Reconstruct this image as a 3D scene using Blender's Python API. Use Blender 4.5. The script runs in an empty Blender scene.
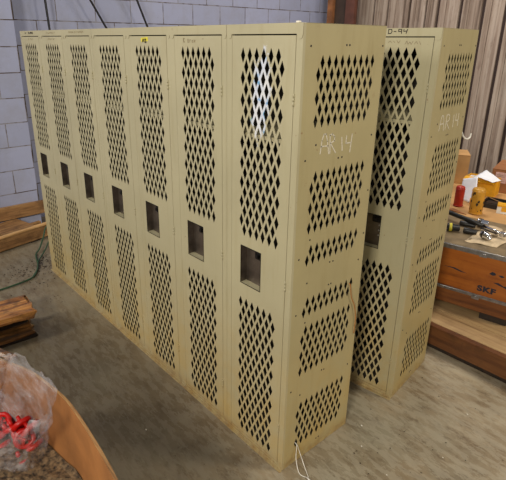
import bpy, bmesh, math, random
from mathutils import Vector, Matrix
from mathutils.geometry import delaunay_2d_cdt
random.seed(7)
PI = math.pi
C = bpy.context.scene.collection
sc = bpy.context.scene

# ------------------------------------------------------------------ camera
cx, cy, cz = 1.1196, -1.2266, 1.7811
yaw, pitch, roll, fpx = -0.863917, 0.35542, 0.006783, 490.26
f = Vector((math.sin(yaw)*math.cos(pitch), math.cos(yaw)*math.cos(pitch), -math.sin(pitch)))
rt = Vector((math.cos(yaw), -math.sin(yaw), 0)); up = rt.cross(f)
R = rt*math.cos(roll)+up*math.sin(roll); U = -rt*math.sin(roll)+up*math.cos(roll)
cam = bpy.data.cameras.new('camera'); co = bpy.data.objects.new('camera', cam); C.objects.link(co)
co.matrix_world = Matrix(((R.x, U.x, -f.x, cx), (R.y, U.y, -f.y, cy), (R.z, U.z, -f.z, cz), (0, 0, 0, 1)))
cam.sensor_fit = 'HORIZONTAL'; cam.sensor_width = 36; cam.lens = fpx*36/506
cam.shift_x = 16.26/506; cam.shift_y = -16.95/506; cam.clip_start = .05
sc.camera = co

# ------------------------------------------------------------------ materials
def lin(c):
    return tuple(((v/255)/12.92 if v/255 <= .04045 else ((v/255+.055)/1.055)**2.4) for v in c)+(1,)
class NT:
    def __init__(s, name):
        s.m = bpy.data.materials.new(name); s.m.use_nodes = True; s.t = s.m.node_tree
        s.b = s.t.nodes['Principled BSDF']; s.o = s.t.nodes['Material Output']
    def n(s, ty, **k):
        x = s.t.nodes.new(ty)
        for a, v in k.items():
            if a in x.inputs.keys(): x.inputs[a].default_value = v
            else: setattr(x, a, v)
        return x
    def l(s, a, b): s.t.links.new(a, b)
    def pos(s, scale=(1, 1, 1), obj=False, loc=(0, 0, 0)):
        if obj: g = s.n('ShaderNodeTexCoord').outputs['Object']
        else: g = s.n('ShaderNodeNewGeometry').outputs['Position']
        mp = s.n('ShaderNodeMapping'); mp.inputs['Scale'].default_value = scale; mp.inputs['Location'].default_value = loc
        s.l(g, mp.inputs['Vector']); return mp.outputs['Vector']
    def noise(s, scale, vec=None, detail=4, rough=.55):
        x = s.n('ShaderNodeTexNoise'); x.inputs['Scale'].default_value = scale; x.inputs['Detail'].default_value = detail
        x.inputs['Roughness'].default_value = rough
        if vec is None: vec = s.pos()
        s.l(vec, x.inputs['Vector']); return x.outputs['Fac']
    def ramp(s, fac, stops):
        x = s.n('ShaderNodeValToRGB'); e = x.color_ramp.elements
        while len(e) < len(stops): e.new(.5)
        for i, (p, c) in enumerate(stops):
            e[i].position = p; e[i].color = c if len(c) == 4 else lin(c)
        s.l(fac, x.inputs['Fac']); return x.outputs['Color']
    def mask(s, fac, a, b):
        return s.ramp(fac, [(a, (0, 0, 0, 1)), (b, (1, 1, 1, 1))])
    def mix(s, fac, a, b, mode='MIX'):
        x = s.n('ShaderNodeMix', data_type='RGBA', blend_type=mode)
        for sock, v in ((x.inputs[0], fac), (x.inputs[6], a), (x.inputs[7], b)):
            if isinstance(v, bpy.types.NodeSocket): s.l(v, sock)
            else: sock.default_value = v
        return x.outputs[2]
    def math(s, op, a, b=0.):
        x = s.n('ShaderNodeMath', operation=op)
        for sock, v in ((x.inputs[0], a), (x.inputs[1], b)):
            if isinstance(v, bpy.types.NodeSocket): s.l(v, sock)
            else: sock.default_value = v
        return x.outputs[0]
    def xyz(s, vec=None):
        x = s.n('ShaderNodeSeparateXYZ'); s.l(vec if vec else s.pos(), x.inputs[0]); return x.outputs
    def bump(s, h, st=.3, d=.002):
        x = s.n('ShaderNodeBump'); x.inputs['Strength'].default_value = st; x.inputs['Distance'].default_value = d
        s.l(h, x.inputs['Height']); s.l(x.outputs[0], s.b.inputs['Normal'])
    def col(s, c): s.l(c, s.b.inputs['Base Color'])
def plain(name, c, rough=.6, metal=0, var=.12, scale=30, bump=0):
    t = NT(name); t.b.inputs['Roughness'].default_value = rough; t.b.inputs['Metallic'].default_value = metal
    L = lin(c); d = tuple(v*(1-var*2) for v in L[:3])+(1,); h = tuple(min(1, v*(1+var)) for v in L[:3])+(1,)
    n = t.noise(scale, t.pos(obj=True)); t.col(t.ramp(n, [(.3, d), (.7, h)]))
    if bump: t.bump(n, bump)
    return t.m

def paint_mat(name, tone=(171, 163, 131), residue=False, grime=1.0):
    t = NT(name); b = t.b
    b.inputs['Roughness'].default_value = .42
    L = lin(tone)
    base = t.ramp(t.noise(2.2, detail=6), [(.3, tuple(v*.90 for v in L[:3])+(1,)), (.7, tuple(min(1, v*1.06) for v in L[:3])+(1,))])
    # fine dirt and vertical streaks
    st = t.mask(t.noise(14, t.pos((1.6, 1.6, .18)), 6, .65), .52, .78)
    base = t.mix(t.math('MULTIPLY', st, .30*grime), base, lin((138, 122, 78)))
    # yellowish grime growing towards the base of the sheet metal
    z = t.xyz()[2]
    low = t.math('MULTIPLY', t.math('SUBTRACT', 1, t.math('MINIMUM', t.math('MULTIPLY', z, 1.25), 1)), 1)
    g2 = t.math('MULTIPLY', low, t.mask(t.noise(7, detail=7, rough=.7), .25, .68))
    base = t.mix(t.math('MULTIPLY', g2, .85), base, lin((176, 146, 80)))
    # rust along the foot
    ft = t.math('SUBTRACT', 1, t.math('MINIMUM', t.math('MULTIPLY', z, 14), 1))
    r1 = t.math('MULTIPLY', ft, t.mask(t.noise(26, detail=6, rough=.7), .40, .62))
    # sparse rust and dirt spots
    sp = t.mask(t.noise(34, detail=3), .715, .76)
    sp2 = t.mask(t.noise(9, t.pos(loc=(3, 1, 4)), 7, .7), .66, .76)
    rust = t.math('MAXIMUM', t.math('MULTIPLY', r1, .5), t.math('MAXIMUM', t.math('MULTIPLY', sp, .6), t.math('MULTIPLY', sp2, .35)))
    base = t.mix(rust, base, lin((118, 72, 30)))
    if residue:   # torn white sticker remains on this door
        p = t.xyz()
        def band(v, c, w):
            return t.math('MAXIMUM', 0, t.math('SUBTRACT', 1, t.math('DIVIDE', t.math('ABSOLUTE', t.math('SUBTRACT', v, c)), w)))
        # slanting band leaning left as it falls
        vx = t.math('ADD', p[0], t.math('MULTIPLY', t.math('SUBTRACT', 1.62, p[2]), .08))
        m = t.math('MULTIPLY', band(vx, -.186, .075), band(p[2], 1.600, .25))
        m = t.math('ADD', m, t.math('MULTIPLY', t.math('SUBTRACT', t.noise(38, t.pos((1, 1, .6)), 5, .7), .5), 1.1))
        m = t.mask(m, .30, .42)
        wc = t.ramp(t.noise(22, t.pos(loc=(5, 0, 0)), 2), [(.35, (214, 214, 214)), (.60, (196, 202, 214)), (.66, (110, 160, 205)), (.72, (90, 170, 150))])
        base = t.mix(m, base, wc)
    t.col(base); t.bump(t.noise(60, detail=3), .06, .001)
    return t.m

M = {}
M['paint'] = paint_mat('beige_enamel')
M['paint_residue'] = paint_mat('beige_enamel_with_sticker_residue', residue=True)
M['paint_side'] = paint_mat('beige_enamel_worn', tone=(166, 154, 114), grime=1.4)
M['inside'] = plain('shade_dark_interior', (36, 31, 24), .7, var=.2, scale=12)  # interior coloured near-black to stand in for the shade behind the vents
M['recess'] = plain('dull_steel_pan', (112, 102, 92), .35, .75, .2, 18)
M['latch'] = plain('black_latch', (28, 26, 24), .4, .4)
M['rivet'] = plain('dark_bolt_hole', (30, 24, 18), .6)
M['steelspot'] = plain('bright_rivet', (170, 165, 160), .35, .6)
M['chalk'] = plain('white_chalk', (205, 197, 178), .9, var=.15, scale=180)
M['ink'] = plain('black_marker', (38, 30, 28), .8)
M['pencil'] = plain('faint_pencil', (135, 120, 92), .8)
M['yellow_st'] = plain('yellow_sticker', (214, 200, 60), .5)
M['seam'] = plain('shadow_line_seam', (92, 80, 54), .8)

def concrete():
    t = NT('dusty_concrete'); t.b.inputs['Roughness'].default_value = .55
    c = t.ramp(t.noise(1.1, detail=8, rough=.62), [(.34, (98, 84, 64)), (.48, (136, 121, 96)), (.64, (168, 154, 128))])
    c = t.mix(t.math('MULTIPLY', t.mask(t.noise(3.0, t.pos((1, 2.2, 1), loc=(2, 5, 0)), 8, .68), .50, .70), .55), c, lin((100, 78, 50)))
    c = t.mix(t.math('MULTIPLY', t.mask(t.noise(1.7, t.pos(loc=(9, 2, 0)), 6), .52, .70), .55), c, lin((142, 140, 122)))
    c = t.mix(t.math('MULTIPLY', t.mask(t.noise(9, t.pos((1, 1.6, 1), loc=(1, 8, 0)), 7, .75), .54, .68), .6), c, lin((70, 52, 34)))
    c = t.mix(t.mask(t.noise(70, detail=2), .76, .80), c, lin((60, 46, 30)))
    c = t.mix(t.math('MULTIPLY', t.mask(t.noise(95, t.pos(loc=(4, 0, 3)), 2), .77, .80), .7), c, lin((205, 196, 170)))
    sv = t.n('ShaderNodeMapping'); sv.inputs['Rotation'].default_value = (0, 0, .75); sv.inputs['Scale'].default_value = (1, 3.2, 1); t.l(t.pos(), sv.inputs['Vector'])
    c = t.mix(t.math('MULTIPLY', t.mask(t.noise(6.5, sv.outputs[0], 8, .7), .52, .66), .50), c, lin((82, 64, 44)))
    c = t.mix(t.math('MULTIPLY', t.mask(t.noise(8, sv.outputs[0], 8, .7), .50, .34), .35), c, lin((168, 160, 140)))
    # shade over the front-left floor, painted into the concrete colour
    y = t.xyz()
    front_shade = t.math('ADD', t.math('MULTIPLY', y[1], -.9), t.math('MULTIPLY', y[0], -.55))
    front_shade = t.math('ADD', front_shade, t.math('MULTIPLY', t.math('SUBTRACT', t.noise(2.4, detail=6), .5), .9))
    c = t.mix(t.math('MULTIPLY', t.mask(front_shade, .05, .60), .42), c, lin((96, 84, 64)))
    t.col(c)
    t.l(t.ramp(t.noise(5, detail=5), [(.3, (.34,)*3+(1,)), (.7, (.62,)*3+(1,))]), t.b.inputs['Roughness'])
    t.bump(t.noise(40, detail=6), .25, .003)
    return t.m
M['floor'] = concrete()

def block_wall(name, lx, lz, rowh):
    t = NT(name); t.b.inputs['Roughness'].default_value = .6
    # coordinates: u along y, v along z
    p = t.xyz(); cb = t.n('ShaderNodeCombineXYZ'); t.l(p[1], cb.inputs[0]); t.l(p[2], cb.inputs[1])
    wob = t.noise(3, detail=3)
    mp = t.n('ShaderNodeMapping'); t.l(cb.outputs[0], mp.inputs['Vector']); mp.inputs['Location'].default_value = (lx, lz+rowh*10, 0)
    br = t.n('ShaderNodeTexBrick', offset=.5); t.l(mp.outputs[0], br.inputs['Vector'])
    br.inputs['Scale'].default_value = 1; br.inputs['Brick Width'].default_value = .41; br.inputs['Row Height'].default_value = rowh
    br.inputs['Mortar Size'].default_value = .005; br.inputs['Mortar Smooth'].default_value = .3; br.inputs['Bias'].default_value = 0
    br.inputs['Color1'].default_value = lin((160, 165, 192)); br.inputs['Color2'].default_value = lin((152, 157, 183)); br.inputs['Mortar'].default_value = lin((132, 128, 132))
    c = t.mix(t.math('MULTIPLY', t.mask(t.noise(5, detail=6, rough=.65), .45, .75), .4), br.outputs['Color'], lin((140, 138, 140)))
    wear = t.math('MULTIPLY', br.outputs['Fac'], t.mask(t.noise(9, detail=5), .46, .56))
    c = t.mix(wear, c, lin((74, 58, 46)))
    c = t.mix(t.math('MULTIPLY', t.mask(t.noise(60, detail=3), .66, .74), .35), c, lin((110, 105, 105)))
    t.col(c)
    h = t.math('SUBTRACT', t.math('MULTIPLY', t.noise(90, detail=4), .35), br.outputs['Fac'])
    t.bump(h, .5, .006)
    return t.m
M['block'] = block_wall('painted_concrete_block', .092+.13, -1.955, .2262)
M['block_pier'] = block_wall('painted_pier_block', -.31-.205+.82, -1.9445, .2237)

def wood(name, a, b_, dark, axis=0, rough=.6, scale=9, stain=.5):
    t = NT(name); t.b.inputs['Roughness'].default_value = rough
    s = [3.5, 3.5, 3.5]; s[axis] = .25
    n = t.noise(scale, t.pos(tuple(s), obj=True), 7, .65)
    c = t.ramp(n, [(.28, dark), (.45, b_), (.68, a)])
    st = t.mask(t.noise(6, t.pos(obj=True, loc=(3, 3, 3)), 7, .7), .50, .66)
    c = t.mix(t.math('MULTIPLY', st, stain), c, lin(dark)); t.col(c); t.bump(n, .3, .003)
    return t.m
M['pallet'] = wood('rough_pallet_wood', (172, 132, 84), (136, 98, 58), (70, 46, 26), 1, stain=.6)
M['pallet_gold'] = wood('pale_sawn_edge', (214, 176, 120), (196, 152, 96), (130, 90, 50), 1, stain=.2)
M['skid'] = wood('oily_skid_wood', (158, 108, 56), (80, 54, 30), (32, 24, 16), 1, .35, stain=.7)
M['dark_wood'] = wood('near_black_wood', (50, 34, 22), (34, 24, 16), (18, 13, 10), 1)  # near-black wood for runners, feet and the skid core
M['crate'] = wood('varnished_plywood', (170, 100, 36), (150, 82, 27), (86, 44, 18), 0, .35, 5, .35)
M['crate_low'] = wood('stained_plywood', (134, 82, 38), (102, 58, 28), (50, 26, 14), 0, .4, 5, .6)
M['platform_edge'] = wood('red_brown_beam', (122, 80, 44), (94, 56, 30), (44, 26, 16), 0, .4, 5, .5)
M['deck'] = wood('dusty_deck_board', (182, 152, 108), (160, 130, 90), (112, 84, 54), 0, .6, 6, .3)
M['crate_top'] = plain('grimy_crate_lid', (128, 110, 82), .5, var=.18, scale=14)
M['alu'] = plain('aluminium_edging', (150, 148, 148), .35, .8, .15, 40)
M['cardboard'] = plain('cardboard', (190, 146, 92), .8, var=.08, scale=9)
M['cardboard_dk'] = plain('brown_cardboard', (150, 96, 54), .8, var=.1, scale=9)
M['bincard'] = plain('thick_orange_brown_cardboard', (158, 104, 54), .7, var=.14, scale=7)
M['binedge'] = wood('ribbed_card_edge', (176, 136, 84), (140, 100, 58), (84, 56, 30), 0, .8, 30, .3)
M['paper'] = plain('white_paper', (232, 232, 238), .7, var=.03)
M['kraft'] = plain('crumpled_kraft_paper', (206, 184, 150), .8, var=.15, scale=25, bump=.5)
M['pinklabel'] = plain('pinkish_label', (206, 168, 160), .7)
M['yellowbox'] = plain('yellow_card', (226, 164, 24), .5, var=.12, scale=18)
M['whitebox'] = plain('white_card', (224, 222, 214), .6)
M['filter_y'] = plain('yellow_enamel', (196, 142, 44), .4, var=.15, scale=20)
M['filter_r'] = plain('red_enamel', (172, 40, 26), .35, var=.1)
M['black'] = plain('black_rubber', (26, 25, 24), .45)
M['grease'] = plain('black_grease', (34, 28, 22), .4)
M['chrome'] = plain('chromed_steel', (205, 205, 210), .18, 1.0, .1)
M['steel_dk'] = plain('dark_oily_steel', (70, 66, 62), .3, .8)
M['green_hose'] = plain('green_rubber', (44, 76, 50), .5)
M['cable'] = plain('black_cable', (22, 21, 24), .5)
M['white_wire'] = plain('white_wire', (228, 224, 214), .4)
M['amber_cord'] = plain('amber_cord', (168, 108, 48), .6)
M['rust_post'] = plain('rusty_steel', (138, 88, 50), .7, 0, .3, 6)
M['redbrown_post'] = plain('red_oxide_steel', (98, 58, 44), .6, 0, .2, 5)
M['shade_post'] = plain('shaded_steel', (66, 50, 40), .7, 0, .2, 5)  # column web darkened in colour for the shade between the flanges
M['red_plastic'] = plain('red_plastic', (196, 18, 12), .35, var=.1)
M['white_plastic'] = plain('white_plastic', (225, 225, 225), .4)
M['skf_ink'] = plain('dark_blue_ink', (32, 34, 48), .7)
M['crumb'] = plain('pale_crumbs', (186, 164, 128), .8, var=.35, scale=90)
M['crumb_dk'] = plain('dark_crumbs', (92, 72, 50), .8, var=.3, scale=90)
M['litter'] = plain('dry_leaf_litter', (58, 44, 30), .8, var=.3, scale=50)
M['chip'] = plain('white_chip', (226, 220, 205), .6)
M['debris'] = plain('floor_sweepings', (112, 90, 62), .8, var=.5, scale=60, bump=1)

def siding():
    t = NT('weathered_siding'); t.b.inputs['Roughness'].default_value = .7
    n = t.noise(3.2, t.pos((6.0, 1, .22)), 6, .6)
    c = t.ramp(n, [(.30, (92, 76, 64)), (.46, (138, 120, 106)), (.62, (168, 152, 138))])
    blot = t.mask(t.noise(2.6, t.pos((1.6, 1, .8), loc=(2, 0, 1)), 6, .6), .56, .70)
    c = t.mix(t.math('MULTIPLY', blot, .45), c, lin((170, 158, 146)))
    c = t.mix(t.math('MULTIPLY', t.mask(t.noise(9, t.pos((3, 1, .5), loc=(7, 0, 1)), 6, .7), .56, .70), .5), c, lin((92, 66, 48)))
    t.col(c); t.bump(n, .3, .004); return t.m
M['siding'] = siding()
M['groove'] = plain('dark_groove', (50, 34, 30), .8)

def bag_mat():
    t = NT('clear_polythene'); b = t.b
    tr = t.n('ShaderNodeBsdfTransparent'); tr.inputs[0].default_value = (.93, .93, .95, 1)
    gl = t.n('ShaderNodeBsdfPrincipled'); gl.inputs['Base Color'].default_value = lin((225, 222, 226)); gl.inputs['Roughness'].default_value = .10
    n = t.noise(16, t.pos(obj=True), 5, .6)
    bp = t.n('ShaderNodeBump'); bp.inputs['Strength'].default_value = .8; bp.inputs['Distance'].default_value = .015
    t.l(n, bp.inputs['Height']); t.l(bp.outputs[0], gl.inputs['Normal'])
    mx = t.n('ShaderNodeMixShader'); fac = t.math('ADD', .08, t.math('MULTIPLY', t.mask(t.noise(9, t.pos(obj=True), 6, .65), .40, .70), .45))
    t.l(fac, mx.inputs[0]); t.l(tr.outputs[0], mx.inputs[1]); t.l(gl.outputs[0], mx.inputs[2]); t.l(mx.outputs[0], t.o.inputs['Surface'])
    return t.m
M['bag'] = bag_mat()

# ------------------------------------------------------------------ helpers
def obj(name, bm, mats, parent=None, smooth=False):
    me = bpy.data.meshes.new(name); bm.normal_update(); bm.to_mesh(me); bm.free()
    if not isinstance(mats, (list, tuple)): mats = [mats]
    for m in mats: me.materials.append(m)
    if smooth:
        for p in me.polygons: p.use_smooth = True
    o = bpy.data.objects.new(name, me); C.objects.link(o)
    if parent: o.parent = parent
    return o
def thing(name, label, cat, loc=(0, 0, 0), rz=0, group=None):
    o = bpy.data.objects.new(name, None); o.empty_display_size = .1; C.objects.link(o); o.location = loc; o.rotation_euler = (0, 0, rz)
    o['label'] = label; o['category'] = cat
    if group: o['group'] = group
    return o
def tag(o, label, cat, group=None, kind=None):
    o['label'] = label; o['category'] = cat
    if group: o['group'] = group
    if kind: o['kind'] = kind
    return o
def struct(name, bm, m): o = obj(name, bm, m); o['kind'] = 'structure'; return o
def box(bm, x0, x1, y0, y1, z0, z1, mi=0, bev=0, mat=None):
    r = bmesh.ops.create_cube(bm, size=1); vs = r['verts']
    for v in vs:
        v.co = Vector((x0+(v.co.x+.5)*(x1-x0), y0+(v.co.y+.5)*(y1-y0), z0+(v.co.z+.5)*(z1-z0)))
    fs = set(fc for v in vs for fc in v.link_faces)
    for fc in fs: fc.material_index = mi
    if bev:
        es = list(set(e for v in vs for e in v.link_edges))
        r2 = bmesh.ops.bevel(bm, geom=es, offset=bev, segments=2, affect='EDGES')
        for fc in r2['faces']: fc.material_index = mi
        vs = list(set(v for fc in r2['faces'] for v in fc.verts) | set(v for v in vs if v.is_valid))
    if mat is not None:
        for v in vs: v.co = mat @ v.co
    return vs
def tube(bm, pts, r, n=8, mi=0, closed=False, cap=True):
    pts = [Vector(p) for p in pts]; rings = []
    rr = r if isinstance(r, (list, tuple)) else [r]*len(pts)
    pn = None
    for i, p in enumerate(pts):
        if closed: t = pts[(i+1) % len(pts)]-pts[i-1]
        else: t = pts[min(i+1, len(pts)-1)]-pts[max(i-1, 0)]
        t.normalize()
        if pn is None: pn = t.orthogonal().normalized()
        else:
            pn = (pn-t*pn.dot(t)); pn = pn.normalized() if pn.length > 1e-6 else t.orthogonal().normalized()
        b = t.cross(pn)
        rings.append([bm.verts.new(p+(pn*math.cos(a)+b*math.sin(a))*rr[i]) for a in (2*PI*k/n for k in range(n))])
    m = len(rings)
    for i in range(m if closed else m-1):
        A, B = rings[i], rings[(i+1) % m]
        for k in range(n):
            fc = bm.faces.new((A[k], A[(k+1) % n], B[(k+1) % n], B[k])); fc.material_index = mi; fc.smooth = True
    if cap and not closed:
        for q in (list(reversed(rings[0])), rings[-1]):
            fc = bm.faces.new(q); fc.material_index = mi
def lathe(bm, prof, n=32, mi=0, M4=None):
    rings = []
    for r, z in prof:
        if r < 1e-5: rings.append([bm.verts.new((0, 0, z))])
        else: rings.append([bm.verts.new((r*math.cos(2*PI*k/n), r*math.sin(2*PI*k/n), z)) for k in range(n)])
    for A, B in zip(rings, rings[1:]):
        for k in range(n):
            q = [A[k % len(A)], A[(k+1) % len(A)], B[(k+1) % len(B)], B[k % len(B)]]
            q2 = []
            for v in q:
                if v not in q2: q2.append(v)
            if len(q2) > 2: fc = bm.faces.new(q2); fc.material_index = mi
    if M4 is not None:
        for ring in rings:
            for v in ring: v.co = M4 @ v.co
def smooth_path(pts, n=8):
    P = [Vector(p) for p in pts]; out = []
    for i in range(len(P)-1):
        a, b, c, d = P[max(i-1, 0)], P[i], P[i+1], P[min(i+2, len(P)-1)]
        for k in range(n):
            t = k/n
            out.append(.5*((2*b)+(c-a)*t+(2*a-5*b+4*c-d)*t*t+(3*b-a-3*c+d)*t**3))
    out.append(P[-1]); return out
def perf(bm, outer, holes, rects, t, tf, mi=0):
    """sheet with diamond holes; outer (x0,z0,x1,z1); holes (cx,cz,a,b); rects; tf maps (u,v,depth)->Vector"""
    V = []; E = []
    def loop(pts):
        s = len(V); V.extend(Vector(p) for p in pts); k = len(pts)
        E.extend((s+i, s+(i+1) % k) for i in range(k))
    x0, z0, x1, z1 = outer
    loop([(x0, z0), (x1, z0), (x1, z1), (x0, z1)])
    for (cx_, cz_, a, b) in holes: loop([(cx_-a, cz_), (cx_, cz_-b), (cx_+a, cz_), (cx_, cz_+b)])
    for (a0, b0, a1, b1) in rects: loop([(a0, b0), (a1, b0), (a1, b1), (a0, b1)])
    r = delaunay_2d_cdt(V, E, [], 0, 1e-7)
    vs, fs = r[0], r[2]
    keep = []
    for fc in fs:
        c = sum((vs[i] for i in fc), Vector((0, 0)))/len(fc)
        bad = any(abs(c.x-h[0])/h[2]+abs(c.y-h[1])/h[3] < .9999 for h in holes) or any(q[0] < c.x < q[2] and q[1] < c.y < q[3] for q in rects)
        if not bad: keep.append(fc)
    F = [bm.verts.new(tf(v.x, v.y, 0)) for v in vs]; B = [bm.verts.new(tf(v.x, v.y, t)) for v in vs]
    cnt = {}
    for fc in keep:
        x = bm.faces.new([F[i] for i in fc]); x.material_index = mi
        x = bm.faces.new([B[i] for i in reversed(fc)]); x.material_index = mi
        for i in range(len(fc)):
            a, b = fc[i], fc[(i+1) % len(fc)]; cnt[(a, b)] = 1
    for (a, b) in list(cnt):
        if (b, a) not in cnt:
            x = bm.faces.new([F[b], F[a], B[a], B[b]]); x.material_index = mi
    lone = [v for v in F+B if not v.link_faces]
    bmesh.ops.delete(bm, geom=lone, context='VERTS')
def strokes(bm, lines, w, tf, t=.0007, mi=0):
    for ln in lines:
        P = [Vector(p) for p in ln]
        for a, b in zip(P, P[1:]):
            d = (b-a); L = d.length
            if L < 1e-6: continue
            d.normalize(); n = Vector((-d.y, d.x))*w/2; a2 = a-d*w*.3; b2 = b+d*w*.3
            q = [a2-n, b2-n, b2+n, a2+n]
            lo = [bm.verts.new(tf(p.x, p.y, 0)) for p in q]; hi = [bm.verts.new(tf(p.x, p.y, -t)) for p in q]
            fs = [hi, list(reversed(lo))]+[[lo[i], lo[(i+1) % 4], hi[(i+1) % 4], hi[i]] for i in range(4)]
            for fc in fs: bm.faces.new(fc).material_index = mi

# ------------------------------------------------------------------ lockers
W, H, D = .381, 1.8378, .4492
PZ = .02142*H
HA, HB = .0121, .0285
def door_holes():
    hs = []
    for k in range(18):
        z = (.9431-k*.02142)*H; x = (-.7555+(.0473 if k % 2 else 0))*W
        for j in range(6): hs.append((x+j*.0948*W, z, HA, HB))
    for k in range(18):
        z = (.3967-k*.0210)*H; x = (-.7535+(.0473 if k % 2 else 0))*W
        for j in range(6): hs.append((x+j*.0948*W, z, HA, HB*.98))
    return hs
def side_holes(sh=0):
    hs = []
    for z0, n, right in ((.9332, 6, 1), (.7187, 6, 1), (.5630, 2, 1), (.4392, 2, 1), (.3698, 6, 1), (.1635, 6, 1)):
        for k in range(n):
            z = (z0-k*.0209)*H; y = (sh+(.2264 if k % 2 == 0 else .1860))*D
            for j in range(9): hs.append((y+j*.0777*D, z, .0112, .0268))
    return hs
DX0, DX1, DZ0, DZ1 = -.9169*W, -.0776*W, .0173*H, .9818*H
G = .0016
RC = (-.7570*W, .4475*H, -.4420*W, .5405*H)
front_tf = lambda u, v, d: Vector((u, d, v))
side_tf = lambda u, v, d: Vector((-d, u, v))
def door_mesh():
    bm = bmesh.new()
    perf(bm, (DX0+G, DZ0+G, DX1-G, DZ1-.0045), door_holes(), [RC], .0014, front_tf)
    # folded returns of the door edge
    z0, z1 = DZ0+G, DZ1-.0045
    box(bm, DX0+G, DX0+G+.0012, .0014, .016, z0, z1); box(bm, DX1-G-.0012, DX1-G, .0014, .016, z0, z1)
    box(bm, DX0+G, DX1-G, .0014, .016, z0, z0+.0012); box(bm, DX0+G, DX1-G, .0014, .016, z1-.0012, z1)
    return bm
def recess_mesh():
    bm = bmesh.new(); x0, z0, x1, z1 = RC; d = .032; t = .0012
    box(bm, x0, x1, d, d+t, z0, z1); box(bm, x0, x0+t, 0, d, z0, z1); box(bm, x1-t, x1, 0, d, z0, z1)
    box(bm, x0, x1, 0, d, z0, z0+t, 3); box(bm, x0, x1, 0, d, z1-t, z1)  # pan floor gets beige paint, standing in for light caught there
    for (a, b, c, e) in ((x0-.0012, x0+.0012, z0, z1), (x1-.0012, x1+.0012, z0, z1), (x0, x1, z0-.0012, z0+.0012), (x0, x1, z1-.0012, z1+.0012)):
        box(bm, a, b, -.0012, .0008, c, e, 1)
    box(bm, x0+.066, x1-.012, .016, d, z1-.045, z1-.010, 1, .003)      # latch housing
    box(bm, x0+.080, x1-.022, .004, .018, z1-.034, z1-.018, 1, .002)   # lift trigger
    for k in range(3):
        lathe(bm, [(.0045, 0), (.0038, .0025), (0, .0035)], 10, 2, Matrix.Translation((x1-.020, d-.0002, z1-.062-k*.026)) @ Matrix.Rotation(PI/2, 4, 'X'))
    return bm
def hinge_mesh():
    bm = bmesh.new()
    tube(bm, [(0, 0, -.021), (0, 0, -.007)], .0034, 8); tube(bm, [(0, 0, -.006), (0, 0, .006)], .0036, 8); tube(bm, [(0, 0, .007), (0, 0, .021)], .0034, 8)
    return bm
DOOR = RECESS = HINGE = None
def frame_mesh(n):
    bm = bmesh.new(); w = n*W
    def stile(x0, x1): box(bm, x0, x1, .0006, .0125, .004, H-.002)
    stile(DX1+G*.4, -.0008); stile(-w+.0008, DX0-(n-1)*W-G*.4)
    for i in range(1, n): stile(DX1-i*W+G*.4, DX0-(i-1)*W-G*.4)
    [box(bm, DX0-i*W+G, DX1-i*W-G, .0012, .012, .004, DZ0-G) for i in range(n)]
    box(bm, -w+.0008, -.0008, -.013, .0006, .0, .0035); box(bm, -w+.0008, -.0008, -.0008, .0004, .0036, .016)
    # header plate with scalloped tabs over the stiles
    zt, zb, zl = H-.0005, DZ1, DZ1-.0155
    pts = []
    def lobe(xa, xb, k=7):
        for i in range(k+1):
            t = i/k; x = xa+(xb-xa)*t
            pts.append((x, zb-(.0155)*math.sqrt(max(0, 1-(2*t-1)**2))**.7))
    edges = [(-.0008, DX1+.0006, 1)]
    pts.append((-.0008, zt)); 
    lobe(-.0008, DX1+.001)
    for i in range(1, n):
        a, m_, b = DX0-(i-1)*W-.001, -i*W, DX1-i*W+.001
        lobe(a, m_); lobe(m_, b)
    lobe(DX0-(n-1)*W-.001, -w+.0008)
    pts.append((-w+.0008, zt))
    clean = []
    for p in pts:
        if not clean or (Vector(p)-Vector(clean[-1])).length > 1e-5: clean.append(p)
    r = delaunay_2d_cdt([Vector(p) for p in clean], [(i, (i+1) % len(clean)) for i in range(len(clean))], [], 1, 1e-7)
    F = [bm.verts.new((v.x, -.0010, v.y)) for v in r[0]]; B = [bm.verts.new((v.x, .0006, v.y)) for v in r[0]]
    for fc in r[2]:
        bm.faces.new([F[i] for i in fc]); bm.faces.new([B[i] for i in reversed(fc)])
    es = set()
    for fc in r[2]:
        for i in range(len(fc)): es.add((fc[i], fc[(i+1) % len(fc)]))
    for a, b in es:
        if (b, a) not in es: bm.faces.new([F[b], F[a], B[a], B[b]]).material_index = 1
    # header plate rim above is coloured dark as a painted shadow line
    bmesh.ops.recalc_face_normals(bm, faces=bm.faces)
    return bm
RIVETS = [(.087, .962), (.495, .9635), (.532, .9635), (.97, .962), (.207, .784), (.092, .757), (.499, .749), (.547, .749), (.936, .784), (.969, .66),
          (.207, .588), (.083, .552), (.496, .518), (.541, .517), (.93, .493), (.203, .489), (.504, .462), (.538, .462), (.97, .557), (.084, .421), (.21, .392),
          (.502, .234), (.537, .232), (.925, .202), (.074, .223), (.203, .199), (.499, .027), (.536, .027)]
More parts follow.
